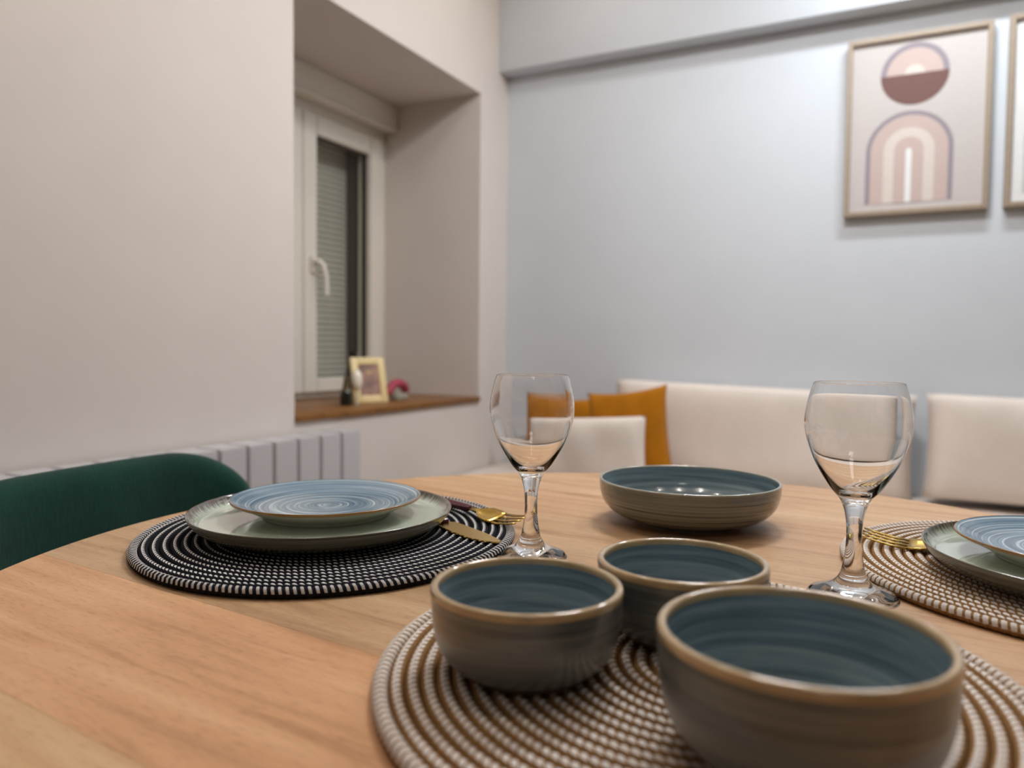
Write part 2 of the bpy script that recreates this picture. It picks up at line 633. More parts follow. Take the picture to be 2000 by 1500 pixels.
# dark side channels; far one widened to imitate shade in the outer recess
wbox('shutter_guide_shade', NX - 0.14, NX - 0.061, NY1 - 0.112, NY1 - 0.0555, SZ, 1.80, M['gasket'], win, 0.0)
wbox('shutter_guide_shade', NX - 0.14, NX - 0.061, NY0 + 0.0555, NY0 + 0.075, SZ, 1.80, M['gasket'], win, 0.0)
wbox('shutter_box', NX + 0.002, NX + 0.068, NY0 + 0.001, NY1 - 0.001, 1.866, NZ1 - 0.001, M['pvc'], win, 0.006)
wbox('shutter_box_lip', NX + 0.002, NX + 0.076, NY0 + 0.001, NY1 - 0.001, 1.852, 1.8655, M['pvc'], win, 0.004)

# ------------------------------------------------------------------ radiator
rad = tag(empty('radiator', (LX + 0.055, 1.06, 0.0)), 'white sectioned radiator on the cream wall under the window niche', 'radiator')
sec0 = None
nsec = 17
for i in range(nsec):
    y = 0.745 - 0.0885 * i - 0.044
    if sec0 is None:
        bm = bmesh.new()
        add_box(bm, -0.042, 0.046, -0.0415, 0.0415, 0.13, 0.694)
        bmesh.ops.bevel(bm, geom=bm.edges[:], offset=0.0035, segments=2, affect='EDGES')
        sec0 = bm_obj('radiator_section', bm, M['radiator'], rad, True, (0, y, 0))
    else:
        share('radiator_section', sec0, rad, (0, y, 0))
box('header_pipe', -0.018, 0.018, 0.745 - 0.0885 * nsec, 0.742, 0.17, 0.206, M['radiator'], rad, 0.01)
box('header_pipe', -0.018, 0.018, 0.745 - 0.0885 * nsec, 0.742, 0.62, 0.656, M['radiator'], rad, 0.01)
for y in (0.5, -0.5):
    box('wall_bracket', -0.055, -0.03, y - 0.015, y + 0.015, 0.55, 0.6, M['radiator'], rad)
    box('foot', -0.02, 0.02, y - 0.01, y + 0.01, 0.0, 0.135, M['radiator'], rad)

# ------------------------------------------------------------------ table
TZ = 0.75
TC = Vector((-0.1876, 0.6083, 0))
TR = 0.536
table = tag(empty('dining_table', (TC.x, TC.y, 0), R_(-5.5)), 'round wooden dining table with pale and reddish planks, laid for a meal', 'table')
top = box('table_apron', -0.30, 0.30, -0.30, 0.30, TZ - 0.075, TZ - 0.0305, M['table_leg'], table, 0.004)
bounds = [-0.536, -0.394, -0.243, -0.10, 0.03, 0.17, 0.30, 0.42, 0.536]
tones = [(1.14, 1.11, 1.03, 1), (1.20, 1.04, 0.93, 1), (1.0, 1.0, 0.97, 1), (1.02, 0.95, 0.88, 1), (1.0, 0.98, 0.93, 1),
         (1.0, 0.92, 0.85, 1), (1.03, 1.0, 0.95, 1), (1.0, 0.95, 0.9, 1)]
for (y0, y1), tone in zip(zip(bounds[:-1], bounds[1:]), tones):
    a0 = math.asin(max(-1, min(1, y0 / TR)))
    a1 = math.asin(max(-1, min(1, y1 / TR)))
    n = 28
    g = 0.00012
    out = []
    for k in range(n + 1):
        a = a0 + (a1 - a0) * k / n
        out.append((TR * math.cos(a), max(y0 + g, min(y1 - g, TR * math.sin(a)))))
    for k in range(n + 1):
        a = a1 + (a0 - a1) * k / n
        out.append((-TR * math.cos(a), max(y0 + g, min(y1 - g, TR * math.sin(a)))))
    bm = bmesh.new()
    tv = [bm.verts.new((x, y, TZ)) for x, y in out]
    lv = [bm.verts.new((x, y, TZ - 0.030)) for x, y in out]
    bmesh.ops.remove_doubles(bm, verts=bm.verts[:], dist=1e-5)
    bm.verts.ensure_lookup_table()
    tv = [v for v in tv if v.is_valid]
    lv = [v for v in lv if v.is_valid]
    bm.faces.new(tv)
    bm.faces.new(lv[::-1])
    L = len(tv)
    for k in range(L):
        bm.faces.new((tv[k], lv[k], lv[(k + 1) % L], tv[(k + 1) % L]))
    p = bm_obj('plank', bm, M['table'], table)
    p.color = tone
for sx in (-1, 1):
    for sy in (-1, 1):
        bm = bmesh.new()
        bmesh.ops.create_cone(bm, cap_ends=True, segments=16, radius1=0.016, radius2=0.024, depth=0.675)
        leg = bm_obj('leg', bm, M['table_leg'], table, True, (sx * 0.27, sy * 0.27, 0.3375))

# ------------------------------------------------------------------ placemats
PITCH = 0.0088


def make_mat(name, rx, ry, mat, edge_mat, loc, label, src=None):
    root = tag(empty(name, loc, YAW), label, 'placemat', 'round braided placemats')
    if src is not None:
        for ch in src.children:
            share('rope_row', ch, root, ch.location.copy())
        return root
    i = 0
    while True:
        inset = PITCH * (i + 0.5)
        ax, ay = rx - inset, ry - inset
        if ax < PITCH * 0.3:
            break
        circ = PI * (ax + ay)
        nd = max(4, int(round(circ / 0.0057)))
        ns = nd * 4
        na = 8
        j = np.arange(ns)
        a = 2 * PI * j / ns
        k = np.arange(na)
        th = 2 * PI * k / na
        twist = 1.0 + 0.10 * np.cos(2 * PI * (j[:, None] / 4.0 + 1.3 * (th[None, :] / (2 * PI) - 0.25) - 0.5))
        ru = PITCH * 0.5 * np.cos(th)[None, :] * twist
        rz = 0.0043 * np.sin(th)[None, :] * twist
        X = (ax + ru) * np.cos(a)[:, None]
        Y = (ay + ru) * np.sin(a)[:, None]
        Z = 0.0047 + rz
        verts = np.stack([X, Y, Z], 2).reshape(-1, 3)
        jj, kk = np.meshgrid(j, k, indexing='ij')
        j2, k2 = (jj + 1) % ns, (kk + 1) % na
        quads = np.stack([jj * na + kk, j2 * na + kk, j2 * na + k2, jj * na + k2], 2).reshape(-1, 4)
        me = bpy.data.meshes.new('rope_row')
        me.from_pydata(verts.tolist(), [], quads.tolist())
        uvl = me.uv_layers.new(name='cord')
        u0, v0 = jj / 4.0, kk / na
        u1, v1 = (jj + 1) / 4.0, (kk + 1) / na
        uvs = np.stack([np.stack([u0, v0], 2), np.stack([u1, v0], 2), np.stack([u1, v1], 2), np.stack([u0, v1], 2)], 2)
        uvl.data.foreach_set('uv', uvs.reshape(-1).astype(np.float32))
        me.polygons.foreach_set('use_smooth', [True] * len(me.polygons))
        me.materials.append(edge_mat if i == 0 else mat)
        o = bpy.data.objects.new('rope_row', me)
        C.objects.link(o)
        o.parent = root
        i += 1
    return root


M['rope_black'] = mat_rope('rope_black_white', lin(26, 26, 33), lin(226, 222, 218), 0.60, 0.050, 4.5)
M['rope_black_edge'] = mat_rope('rope_black_white_edge', lin(26, 26, 33), lin(206, 202, 198), 0.45, 0.24, 1.3)
M['rope_tan'] = mat_rope('rope_tan_white', lin(148, 111, 70), lin(232, 225, 218), 0.72, 0.080, 3.0)
M['rope_tan_edge'] = mat_rope('rope_tan_white_edge', lin(148, 111, 70), lin(226, 218, 210), 0.66, 0.26, 1.3)
matB = make_mat('placemat', 0.1830, 0.1990, M['rope_black'], M['rope_black_edge'], W(-0.1787, 0.7570, TZ), 'black and white braided round placemat under the plates by the green chair')
matF = make_mat('placemat', 0.1805, 0.1940, M['rope_tan'], M['rope_tan_edge'], W(0.1038, 0.4325, TZ), 'tan and white braided round placemat under the three round bowls')
matW = make_mat('placemat', 0, 0, None, None, W(0.4745, 0.6250, TZ), 'tan and white braided round placemat under the plates on the right', matF)
MT = TZ + 0.0092   # top of a placemat

# ------------------------------------------------------------------ ceramics
M['bowl_out'] = mat_glaze('stoneware_outside', [(0.30, lin(80, 86, 86)), (0.5, lin(104, 108, 105)), (0.70, lin(122, 122, 115))], 'z', 230, 0.3, 0.3)
M['pan_out'] = mat_glaze('stoneware_ringed_outside', [(0.36, lin(58, 66, 68)), (0.46, lin(108, 113, 111)), (0.64, lin(132, 132, 122))], 'z', 360, 0.25, 0.35, wob=0.15, ang=0.3)
M['bowl_in'] = mat_glaze('blue_glaze_inside', [(0.32, lin(96, 116, 126)), (0.5, lin(124, 146, 155)), (0.68, lin(150, 168, 174))], 'zr', 200, 0.12, 0.15)
M['rim'] = mat_plain('unglazed_tan_rim', lin(192, 164, 122), 0.12, noise=0.15, scale=60, coat=0.8)
M['rim_pale'] = mat_plain('pale_glaze_rim', lin(158, 156, 140), 0.12, noise=0.1, scale=60, coat=0.8)
M['foot_ring'] = mat_plain('brown_foot_ring', lin(120, 92, 72), 0.6, noise=0.1)
M['plate_blue'] = mat_glaze('blue_plate_rings', [(0.32, lin(84, 110, 132)), (0.48, lin(116, 144, 165)), (0.56, lin(134, 160, 178)), (0.64, lin(205, 220, 226))], 'r', 400, 0.14, 0.2, wob=0.12, ang=0.3, coat=0.35)
M['plate_under'] = mat_plain('cream_underside', lin(214, 208, 190), 0.2, noise=0.04, coat=0.4)
M['plate_rim'] = mat_plain('gold_brown_edge', lin(150, 104, 44), 0.25, noise=0.15, scale=80, coat=0.4)
M['plate_sage'] = mat_glaze('sage_glaze', [(0.3, lin(180, 194, 178)), (0.5, lin(198, 210, 194)), (0.7, lin(206, 216, 202))], 'r', 30, 0.1, 0.05,
                            rim=lin(92, 80, 68), rim_lo=0.1180, rim_hi=0.1235, coat=1.0)
M['plate_sage_out'] = mat_glaze('sage_outside', [(0.3, lin(84, 78, 62)), (0.5, lin(108, 104, 84)), (0.7, lin(126, 124, 102))], 'z', 420, 0.22, 0.35)


def scale_prof(p, s, sz=None):
    sz = s if sz is None else sz
    return [(r * s, z * sz) for r, z in p]


def bowl(name, loc, R, H, label, kind='bowl', group=None):
    """deep bowl with upright wall, rounded shoulder and a small foot"""
    root = tag(empty(name, loc), label, 'bowl', group)
    t = 0.0042
    fr = 0.66 * R
    outer = spline([(fr, 0.0020), (fr + 0.002, 0.0045), (0.80 * R, 0.14 * H), (0.915 * R, 0.30 * H), (0.975 * R, 0.52 * H), (0.995 * R, 0.78 * H), (R, H - 0.0018)], 8)
    lathe('outer_wall', outer, M['bowl_out'], root, 128)
    inner = spline([(R - t, H - 0.0018), (R - t - 0.0004, 0.80 * H), (0.96 * R - t, 0.55 * H), (0.885 * R - t, 0.33 * H), (0.72 * R, 0.17 * H), (0.42 * R, 0.115 * H), (0.0, 0.11 * H)], 8)
    lathe('inner_glaze', inner, M['bowl_in'], root, 128)
    mid = R - t / 2
    rim = [(mid + t / 2 * math.cos(a), H - 0.0018 + 0.0022 * math.sin(a)) for a in [PI * k / 8 for k in range(9)]]
    rim = [(R + 0.00025, H - 0.0040)] + [(r + (0.0002 if r > mid else -0.0002), z) for r, z in rim] + [(R - t - 0.0003, H - 0.0036)]
    lathe('rim', rim, M['rim'], root, 128)
    lathe('foot_ring', [(0.0, 0.0020), (fr - 0.005, 0.0016), (fr - 0.004, 0.0), (fr - 0.001, 0.0), (fr + 0.0006, 0.0024)], M['foot_ring'], root, 128)
    return root


bowl('small_bowl', W(0.0096, 0.4224, MT), 0.0540, 0.0490, 'small deep grey-blue bowl with tan rim, nearest the black placemat', group='small deep bowls')
bowl('small_bowl', W(0.1091, 0.4755, MT), 0.0532, 0.0490, 'small deep grey-blue bowl with tan rim, between the large bowl and the shallow bowl', group='small deep bowls')
bowl('large_bowl', W(0.1291, 0.3302, MT), 0.0626, 0.0580, 'large deep grey-blue bowl with tan rim, nearest the camera')

# shallow wide bowl straight on the wood
root = tag(empty('shallow_bowl', W(0.1974, 0.8370, TZ)), 'wide shallow grey-blue bowl standing on bare wood at the back of the table', 'bowl')
R, H, t = 0.0985, 0.048, 0.0034
lathe('outer_wall', spline([(0.056, 0.0), (0.059, 0.003), (0.0795, 0.0098), (0.0920, 0.0205), (0.0970, 0.033), (R, H - 0.0012)], 9), M['pan_out'], root, 160)
lathe('inner_glaze', spline([(R - t, H - 0.0012), (0.0932, 0.032), (0.0880, 0.0215), (0.075, 0.0122), (0.045, 0.0075), (0.0, 0.0068)], 9), M['bowl_in'], root, 160)
lathe('rim', [(R + 0.0001, H - 0.0020)] + [(R - t / 2 + (t / 2 + 0.0001) * math.cos(a), H - 0.0012 + 0.0014 * math.sin(a)) for a in [PI * k / 8 for k in range(9)]] + [(R - t - 0.0001, H - 0.0020)], M['rim_pale'], root, 160)
lathe('foot_ring', [(0.0, 0.003), (0.048, 0.003), (0.050, 0.0), (0.054, 0.0)], M['foot_ring'], root, 128)


def sage_plate(loc, R, label, rz=0.0):
    root = tag(empty('dinner_plate', loc, rz), label, 'plate', 'sage dinner plates')
    s = R / 0.1264
    H = 0.0228
    lathe('plate_body', scale_prof(spline([(0.0, 0.0035), (0.080, 0.0035), (0.084, 0.0), (0.090, 0.0), (0.097, 0.0018), (0.109, 0.0055), (0.1185, 0.0110), (0.1242, 0.0170), (0.1264, H - 0.001), (0.1258, H)], 6), s, 1), M['plate_sage_out'], root, 160)
    lathe('sage_glaze', scale_prof(spline([(0.1258, H), (0.1246, H - 0.0010), (0.1220, 0.0178), (0.1165, 0.0138), (0.1060, 0.0121), (0.05, 0.0118), (0.0, 0.0118)], 7), s, 1), M['plate_sage'], root, 160)
    return root


def blue_plate(loc, R, label, rz=0.0):
    root = tag(empty('side_plate', loc, rz), label, 'plate', 'blue side plates')
    s = R / 0.094
    H = 0.0188
    lathe('underside', scale_prof(spline([(0.0, 0.003), (0.055, 0.003), (0.058, 0.0), (0.063, 0.0), (0.0665, 0.0035), (0.078, 0.0095), (0.0885, 0.0148), (0.0928, H - 0.0026)], 6), s, 1), M['plate_under'], root, 160)
    lathe('blue_glaze', scale_prof(spline([(0.0932, H - 0.0002), (0.090, H - 0.0016), (0.078, 0.0125), (0.066, 0.0095), (0.04, 0.0086), (0.0, 0.0084)], 8), s, 1), M['plate_blue'], root, 160)
    lathe('edge_band', scale_prof([(0.0926, H - 0.0030), (0.0936, H - 0.0024), (0.0941, H - 0.0012), (0.0939, H - 0.0002), (0.0931, H)], s, 1), M['plate_rim'], root, 160)
    return root


PZ = MT
sage_plate(W(-0.1857, 0.7449, PZ), 0.1264, 'sage green dinner plate with brown edge on the black placemat', 0.4)
blue_plate(W(-0.1864, 0.7645, PZ + 0.0119), 0.0940, 'blue ringed side plate stacked on the sage plate by the green chair', 1.2)
sage_plate(W(0.4675, 0.5935, PZ), 0.1250, 'sage green dinner plate with brown edge on the right, cut by the picture edge', 2.0)
blue_plate(W(0.4672, 0.6081, PZ + 0.0119), 0.0930, 'blue ringed side plate stacked on the sage plate on the right', 2.4)


# ------------------------------------------------------------------ wine glasses
def wine_glass(loc, label):
    out = spline([(0.0, 0.0), (0.031, 0.0), (0.0322, 0.0008), (0.0322, 0.0022), (0.0300, 0.0040), (0.022, 0.0068), (0.0145, 0.0108), (0.0098, 0.0170), (0.0078, 0.0250),
                  (0.0062, 0.036), (0.0057, 0.048), (0.0064, 0.060), (0.0086, 0.070), (0.0118, 0.0765), (0.0195, 0.0860), (0.0300, 0.1040),
                  (0.0366, 0.1220), (0.0386, 0.1330), (0.0380, 0.1450), (0.0352, 0.1580), (0.0327, 0.1662)], 6)
    rim = [(0.0327, 0.1664), (0.0322, 0.1667), (0.0317, 0.1664)]
    inn = spline([(0.0318, 0.1660), (0.0344, 0.1580), (0.0371, 0.1450), (0.0377, 0.1330), (0.0357, 0.1220), (0.0289, 0.1045), (0.0180, 0.0890), (0.0090, 0.0815), (0.0, 0.0795)], 6)
    prof = out + rim + inn
    o = lathe('wine_glass', prof, M['glass'], None, 96, loc=loc)
    return tag(o, label, 'wine glass', 'wine glasses')


wine_glass(W(0.0186, 0.6895, TZ + 0.0002), 'empty wine glass standing beside the black placemat')
wine_glass(W(0.2675, 0.5838, TZ + 0.0002), 'empty wine glass standing beside the right tan placemat')


# ------------------------------------------------------------------ cutlery
def ribbon(name, sections, mat, parent, thick=0.0016):
    """sections: (s, half_width, z, sag) swept along local X; cross profile is cupped by sag"""
    verts, faces = [], []
    nc = 7
    for s, hw, z, sag in sections:
        for side in (1, -1):
            for k in range(nc):
                y = hw * (2 * k / (nc - 1) - 1)
                zz = z + sag * (y / max(hw, 1e-5)) ** 2 + side * thick / 2
                verts.append((s, y, zz))
    n = len(sections)
    st = nc * 2
    for i in range(n - 1):
        a, b = i * st, (i + 1) * st
        for k in range(nc - 1):
            faces.append((a + k, b + k, b + k + 1, a + k + 1))
            faces.append((a + nc + k, a + nc + k + 1, b + nc + k + 1, b + nc + k))
        faces.append((a, a + nc, b + nc, b))
        faces.append((a + nc - 1, b + nc - 1, b + nc + nc - 1, a + nc + nc - 1))
    for i in (0, n - 1):
        a = i * st
        f = [a + k for k in range(nc)] + [a + nc + k for k in reversed(range(nc))]
        faces.append(f if i == 0 else f[::-1])
    return mesh_obj(name, verts, faces, mat, parent, True)


def fork(loc, rot, label):
    """tip of the tines at local x = 0, handle runs to negative x"""
    root = tag(empty('fork', loc), label, 'fork', 'gold forks')
    root.rotation_euler = rot
    ribbon('head', [(-0.088, 0.0028, 0.0052, 0), (-0.078, 0.0026, 0.0054, 0), (-0.070, 0.0034, 0.0052, 0.0003), (-0.066, 0.0076, 0.0042, 0.0012), (-0.058, 0.0122, 0.0024, 0.0024),
                    (-0.047, 0.0130, 0.0014, 0.0020), (-0.040, 0.0126, 0.0016, 0.0010)], M['gold'], root)
    for y in (-0.0108, -0.0036, 0.0036, 0.0108):
        t = ribbon('tine', [(-0.0405, 0.0017, 0.0018, 0), (-0.026, 0.0015, 0.0030, 0), (-0.012, 0.0012, 0.0054, 0), (0.0, 0.0006, 0.0082, 0)], M['gold'], root, 0.0013)
        t.location.y = y
    ribbon('handle', [(-0.190, 0.0030, 0.0050, 0), (-0.188, 0.0046, 0.0050, 0), (-0.150, 0.0048, 0.0050, 0), (-0.105, 0.0042, 0.0052, 0), (-0.088, 0.0036, 0.0052, 0), (-0.086, 0.0026, 0.0052, 0)], M['burgundy'], root, 0.0052)
    return root


def knife(loc, rot, label):
    root = tag(empty('knife', loc), label, 'knife')
    root.rotation_euler = rot
    # blade lies flat, one edge straight, the other bellied
    out = [(-0.096, -0.0085), (-0.060, -0.0105), (-0.030, -0.0098), (-0.012, -0.0060), (-0.003, -0.0015), (0.0, 0.0015), (-0.004, 0.0050), (-0.030, 0.0078), (-0.060, 0.0086), (-0.092, 0.0085), (-0.097, 0.0035)]
    bm = bmesh.new()
    out = [(x, y * 1.3) for x, y in out]
    a = [bm.verts.new((x, y, 0.0014)) for x, y in out]
    b = [bm.verts.new((x, y, 0.0002)) for x, y in out]
    bm.faces.new(a)
    bm.faces.new(b[::-1])
    for k in range(len(out)):
        bm.faces.new((a[k], b[k], b[(k + 1) % len(out)], a[(k + 1) % len(out)]))
    bm_obj('blade', bm, M['gold'], root)
    ribbon('handle', [(-0.200, 0.0036, 0.0030, 0), (-0.198, 0.0048, 0.0030, 0), (-0.150, 0.0050, 0.0030, 0), (-0.100, 0.0044, 0.0028, 0), (-0.093, 0.0034, 0.0024, 0)], M['burgundy'], root, 0.0048)
    return root


fork((-0.331, 0.681, MT + 0.0016), (R_(14), 0, math.atan2(-0.35, 0.937)), 'gold fork with burgundy handle behind the plates on the black placemat')
knife((-0.326, 0.614, MT + 0.0002), (0, 0, math.atan2(-0.457, 0.89)), 'gold knife with a broad blade poking out from under the sage plate')
fork((-0.026, 0.795, MT + 0.0012), (R_(-8), 0, math.atan2(0.14, -0.98) ), 'gold fork tucked behind the right-hand sage plate')

# ------------------------------------------------------------------ green chair
ch = tag(empty('dining_chair', W(-0.36, 0.915, 0), YAW), 'dark green velvet dining chair pulled up to the table by the radiator', 'chair')
# local frame: t runs along the back, n points at the table
tv, nv = Vector((0.348, 0.937, 0)), Vector((0.937, -0.348, 0))
Mid = Vector((-0.550, 0.986, 0)) - Vector((-0.36, 0.915, 0))


def back_pt(t, off):
    n = 0.058 * (abs(t) / 0.24) ** 3.2
    dn = 0.058 * 3.2 / 0.24 * (abs(t) / 0.24) ** 2.2 * (1 if t > 0 else -1)
    nn = (nv - dn * tv).normalized()
    return Mid + t * tv + n * nv + off * nn


verts, faces = [], []
NT, NZ = 40, 24
TOPZ = 0.786


def top_z(t):
    a = abs(t)
    if a < 0.10:
        return TOPZ
    q = (a - 0.10) / 0.152
    return TOPZ - 0.115 * (1 - math.sqrt(max(0.0, 1 - min(1, q) ** 2.6)))


loop = 16
for i in range(NT + 1):
    t = -0.25 + 0.50 * i / NT
    zt = top_z(t)
    zb = 0.42
    hw = 0.028
    for k in range(loop):
        # stadium cross-section from inner face over the top to the outer face
        a = k / loop
        if a < 0.25:
            z, off = zb + (zt - hw - zb) * a / 0.25, hw
        elif a < 0.5:
            ang = (a - 0.25) / 0.25 * PI
            z, off = zt - hw + hw * math.sin(ang), hw * math.cos(ang)
        elif a < 0.75:
            z, off = zt - hw - (zt - hw - zb) * (a - 0.5) / 0.25, -hw
        else:
            ang = (a - 0.75) / 0.25 * PI
            z, off = zb - hw * math.sin(ang), -hw * math.cos(ang)
        e = 1.0 if abs(t) < 0.23 else max(0.25, math.sqrt(max(0, 1 - ((abs(t) - 0.23) / 0.0205) ** 2)))
        p = back_pt(t, off * e)
        verts.append((p.x, p.y, z))
for i in range(NT):
    for k in range(loop):
        a, b = i * loop + k, i * loop + (k + 1) % loop
        faces.append((a, b, b + loop, a + loop))
faces.append(list(range(loop))[::-1])
faces.append([NT * loop + k for k in range(loop)])
bk = mesh_obj('backrest', verts, faces, M['velvet'], ch, True)
sd = bk.modifiers.new('subdivision', 'SUBSURF')
sd.levels = 1
sd.render_levels = 1
ang = math.atan2(nv.y, nv.x)
sc = Mid + 0.235 * nv
se = box('seat', -0.225, 0.225, -0.225, 0.225, 0.40, 0.48, M['velvet'], ch, 0.035, 4, loc=(sc.x, sc.y, 0), rot=(0, 0, ang))
for sx in (-1, 1):
    for sy in (-1, 1):
        bm = bmesh.new()
        bmesh.ops.create_cone(bm, cap_ends=True, segments=12, radius1=0.010, radius2=0.016, depth=0.41)
        p = sc + sx * 0.18 * nv + sy * 0.18 * tv
        bm_obj('leg', bm, M['table_leg'], ch, True, (p.x, p.y, 0.205))


# ------------------------------------------------------------------ bench and cushions
def pillow_mesh(name, w, h, t, mat, parent=None, n=28, pinch=0.06, wr=0.004, seed=0, full=0.35, vr=0):
    """soft cushion standing in local XZ, thickness along Y, bottom at z = 0"""
    rnd = random.Random(seed)
    ph = [rnd.uniform(0, 6.28) for _ in range(6)]
    verts, faces = [], []
    idx = {}
    for side in (-1, 1):
        for i in range(n + 1):
            for j in range(n + 1):
                u, v = 2 * i / n - 1, 2 * j / n - 1
                edge = (i in (0, n) or j in (0, n))
                if edge and side == 1:
                    idx[(side, i, j)] = idx[(-1, i, j)]
                    continue
                pr = ((1 - abs(u) ** 4) * (1 - abs(v) ** 4)) ** full
                x = w / 2 * u * (1 - pinch * (1 - v * v) ** 1.0 * abs(u) ** 6) 
                z = h / 2 * v * (1 - pinch * (1 - u * u) ** 1.0 * abs(v) ** 6)
                wob = wr * (math.sin(7 * u + 2.5 * v + ph[0]) + 0.7 * math.sin(-5 * u + 3.5 * v + ph[1]) + 0.6 * math.sin(11 * u + 3 * u * v + ph[2]))
                y = side * (t / 2 * pr + (0.0 if edge else wob * 0.5 * pr))
                idx[(side, i, j)] = len(verts)
                verts.append((x, y, z + h / 2))
    for side in (-1, 1):
        for i in range(n):
            for j in range(n):
                f = [idx[(side, i, j)], idx[(side, i + 1, j)], idx[(side, i + 1, j + 1)], idx[(side, i, j + 1)]]
                faces.append(f if side == -1 else f[::-1])
    o = mesh_obj(name, verts, faces, mat, parent, True)
    return o


bench = tag(empty('bench', (0.3, BY - 0.32, 0)), 'built-in bench with beige seat along the grey back wall', 'bench')
bx0 = LX + 0.01 - 0.3
box('bench_base', bx0, 1.9, -0.27, 0.315, 0.0, 0.36, M['bench'], bench, 0.005)
box('seat_pad', bx0, 1.9, -0.29, 0.315, 0.361, 0.452, M['beige'], bench, 0.02, 3)


def cushion(name, w, h, t, mat, loc, rot, label, cat, group=None, **kw):
    o = pillow_mesh(name, w, h, t, mat, None, **kw)
    o.location = loc
    o.rotation_euler = rot
    return tag(o, label, cat, group)


SEAT = 0.453
cushion('back_cushion', 1.04, 0.350, 0.17, M['beige'], (-0.470, BY - 0.135, SEAT + 0.014), (R_(-6), R_(1.4), R_(-0.5)), 'wide beige back cushion leaning on the grey wall behind the shallow bowl', 'cushion', 'beige back cushions', pinch=0.015, full=0.22, seed=1)
cushion('back_cushion', 0.98, 0.340, 0.18, M['beige'], (0.570, BY - 0.135, SEAT + 0.012), (R_(-6), R_(0.8), R_(1)), 'beige back cushion at the right edge below the pictures', 'cushion', 'beige back cushions', pinch=0.02, full=0.25, seed=5, wr=0.008)
cushion('throw_pillow', 0.30, 0.330, 0.10, M['mustard'], (-0.830, BY - 0.335, SEAT + 0.024), (R_(-8), R_(-8), R_(2)), 'mustard yellow throw pillow leaning against the wide beige cushion', 'pillow', 'mustard pillows', pinch=0.10, seed=2)
cushion('throw_pillow', 0.34, 0.285, 0.10, M['mustard'], (-1.165, BY - 0.190, SEAT + 0.014), (R_(-8), R_(-2), R_(4)), 'mustard yellow throw pillow partly hidden behind the left wine glass', 'pillow', 'mustard pillows', pinch=0.08, seed=3)
cushion('throw_pillow', 0.42, 0.240, 0.13, M['beige'], (-0.955, 2.450, SEAT + 0.014), (R_(-8), R_(-3), R_(8)), 'low beige pillow standing in front of the mustard pillows', 'pillow', None, pinch=0.03, full=0.25, seed=4)


# ------------------------------------------------------------------ framed prints
def flat_poly(name, pts, y, mat, parent):
    bm = bmesh.new()
    v = [bm.verts.new((x, y, z)) for x, z in pts]
    bm.faces.new(v)
    bmesh.ops.triangulate(bm, faces=bm.faces[:])
    o = bm_obj(name, bm, mat, parent)
    return o


def arc_pts(cx, cz, r, a0, a1, n=40):
    return [(cx + r * math.cos(a0 + (a1 - a0) * k / n), cz + r * math.sin(a0 + (a1 - a0) * k / n)) for k in range(n + 1)]


def arch_pts(cx, cz, r, bottom):
    return arc_pts(cx, cz, r, 0, PI) + [(cx - r, bottom), (cx + r, bottom)]


pm = lambda n, c: mat_plain(n, lin(*c), 0.7, noise=0.02, scale=80, spec=0.2)
M['paper_tan'] = pm('paper_tan', (197, 189, 185))
M['ink_mauve'] = pm('ink_mauve', (150, 140, 146))
M['ink_pink'] = pm('ink_pink', (197, 176, 168))
M['ink_cream'] = pm('ink_cream', (214, 202, 193))
M['ink_brown'] = pm('ink_brown', (118, 88, 82))
M['paper_white'] = pm('paper_white', (232, 230, 228))
M['ink_grey'] = pm('ink_grey', (196, 196, 190))
M['ink_dark'] = pm('ink_dark', (150, 150, 156))


def frame_root(x0, x1, z0, z1, label):
    root = tag(empty('picture_frame', ((x0 + x1) / 2, BY, z0)), label, 'picture', 'framed arch prints')
    w, h, d, b = x1 - x0, z1 - z0, 0.034, 0.016
    for nm, a in (('frame_side', (-w / 2, -w / 2 + b, 0, h)), ('frame_side', (w / 2 - b, w / 2, 0, h)),
                  ('frame_side', (-w / 2 + b, w / 2 - b, 0, b)), ('frame_side', (-w / 2 + b, w / 2 - b, h - b, h))):
        box(nm, a[0], a[1], -d, -0.001, a[2], a[3], M['frame'], root, 0.0015, 1)
    return root, w, h, b


root, w, h, b = frame_root(-0.187, 0.241, 1.410, 2.007, 'wood-framed abstract print of a sun over a pink arch, whole in view')
pr = box('print', -w / 2 + b, w / 2 - b, -0.021, -0.002, b, h - b, M['paper_tan'], root)
cx, cz = -0.008, h * (1 - 0.222)
e = 0.0004
flat_poly('sun_ring', arc_pts(cx, cz, 0.102, 0, PI), -0.021 - e, M['ink_mauve'], pr)
flat_poly('sun_upper', arc_pts(cx, cz, 0.084, 0, PI), -0.021 - 2 * e, M['ink_pink'], pr)
flat_poly('sun_core', arc_pts(cx, cz, 0.030, 0, PI), -0.021 - 3 * e, M['ink_cream'], pr)
flat_poly('sun_lower', arc_pts(cx, cz, 0.102, PI, 2 * PI), -0.021 - 2 * e, M['ink_brown'], pr)
cx = -0.018
R0 = 0.131
zt, zb = h * (1 - 0.425), h * (1 - 0.935)
for nm, r, mt_ in (('arch_line', R0, 'ink_mauve'), ('arch_outer', R0 - 0.015, 'ink_pink'), ('arch_cream', 0.076, 'ink_cream'), ('arch_inner', 0.044, 'ink_pink')):
    flat_poly(nm, arch_pts(cx, zt - R0, r, zb), -0.021 - e * (1 + ['ink_mauve', 'ink_pink', 'ink_cream', 'x'].index(mt_) if nm != 'arch_inner' else 4), M[mt_], pr)
flat_poly('arch_bar', arch_pts(cx, zt - R0 - 0.002, 0.009, zb), -0.021 - 5 * e, M['paper_white'], pr)

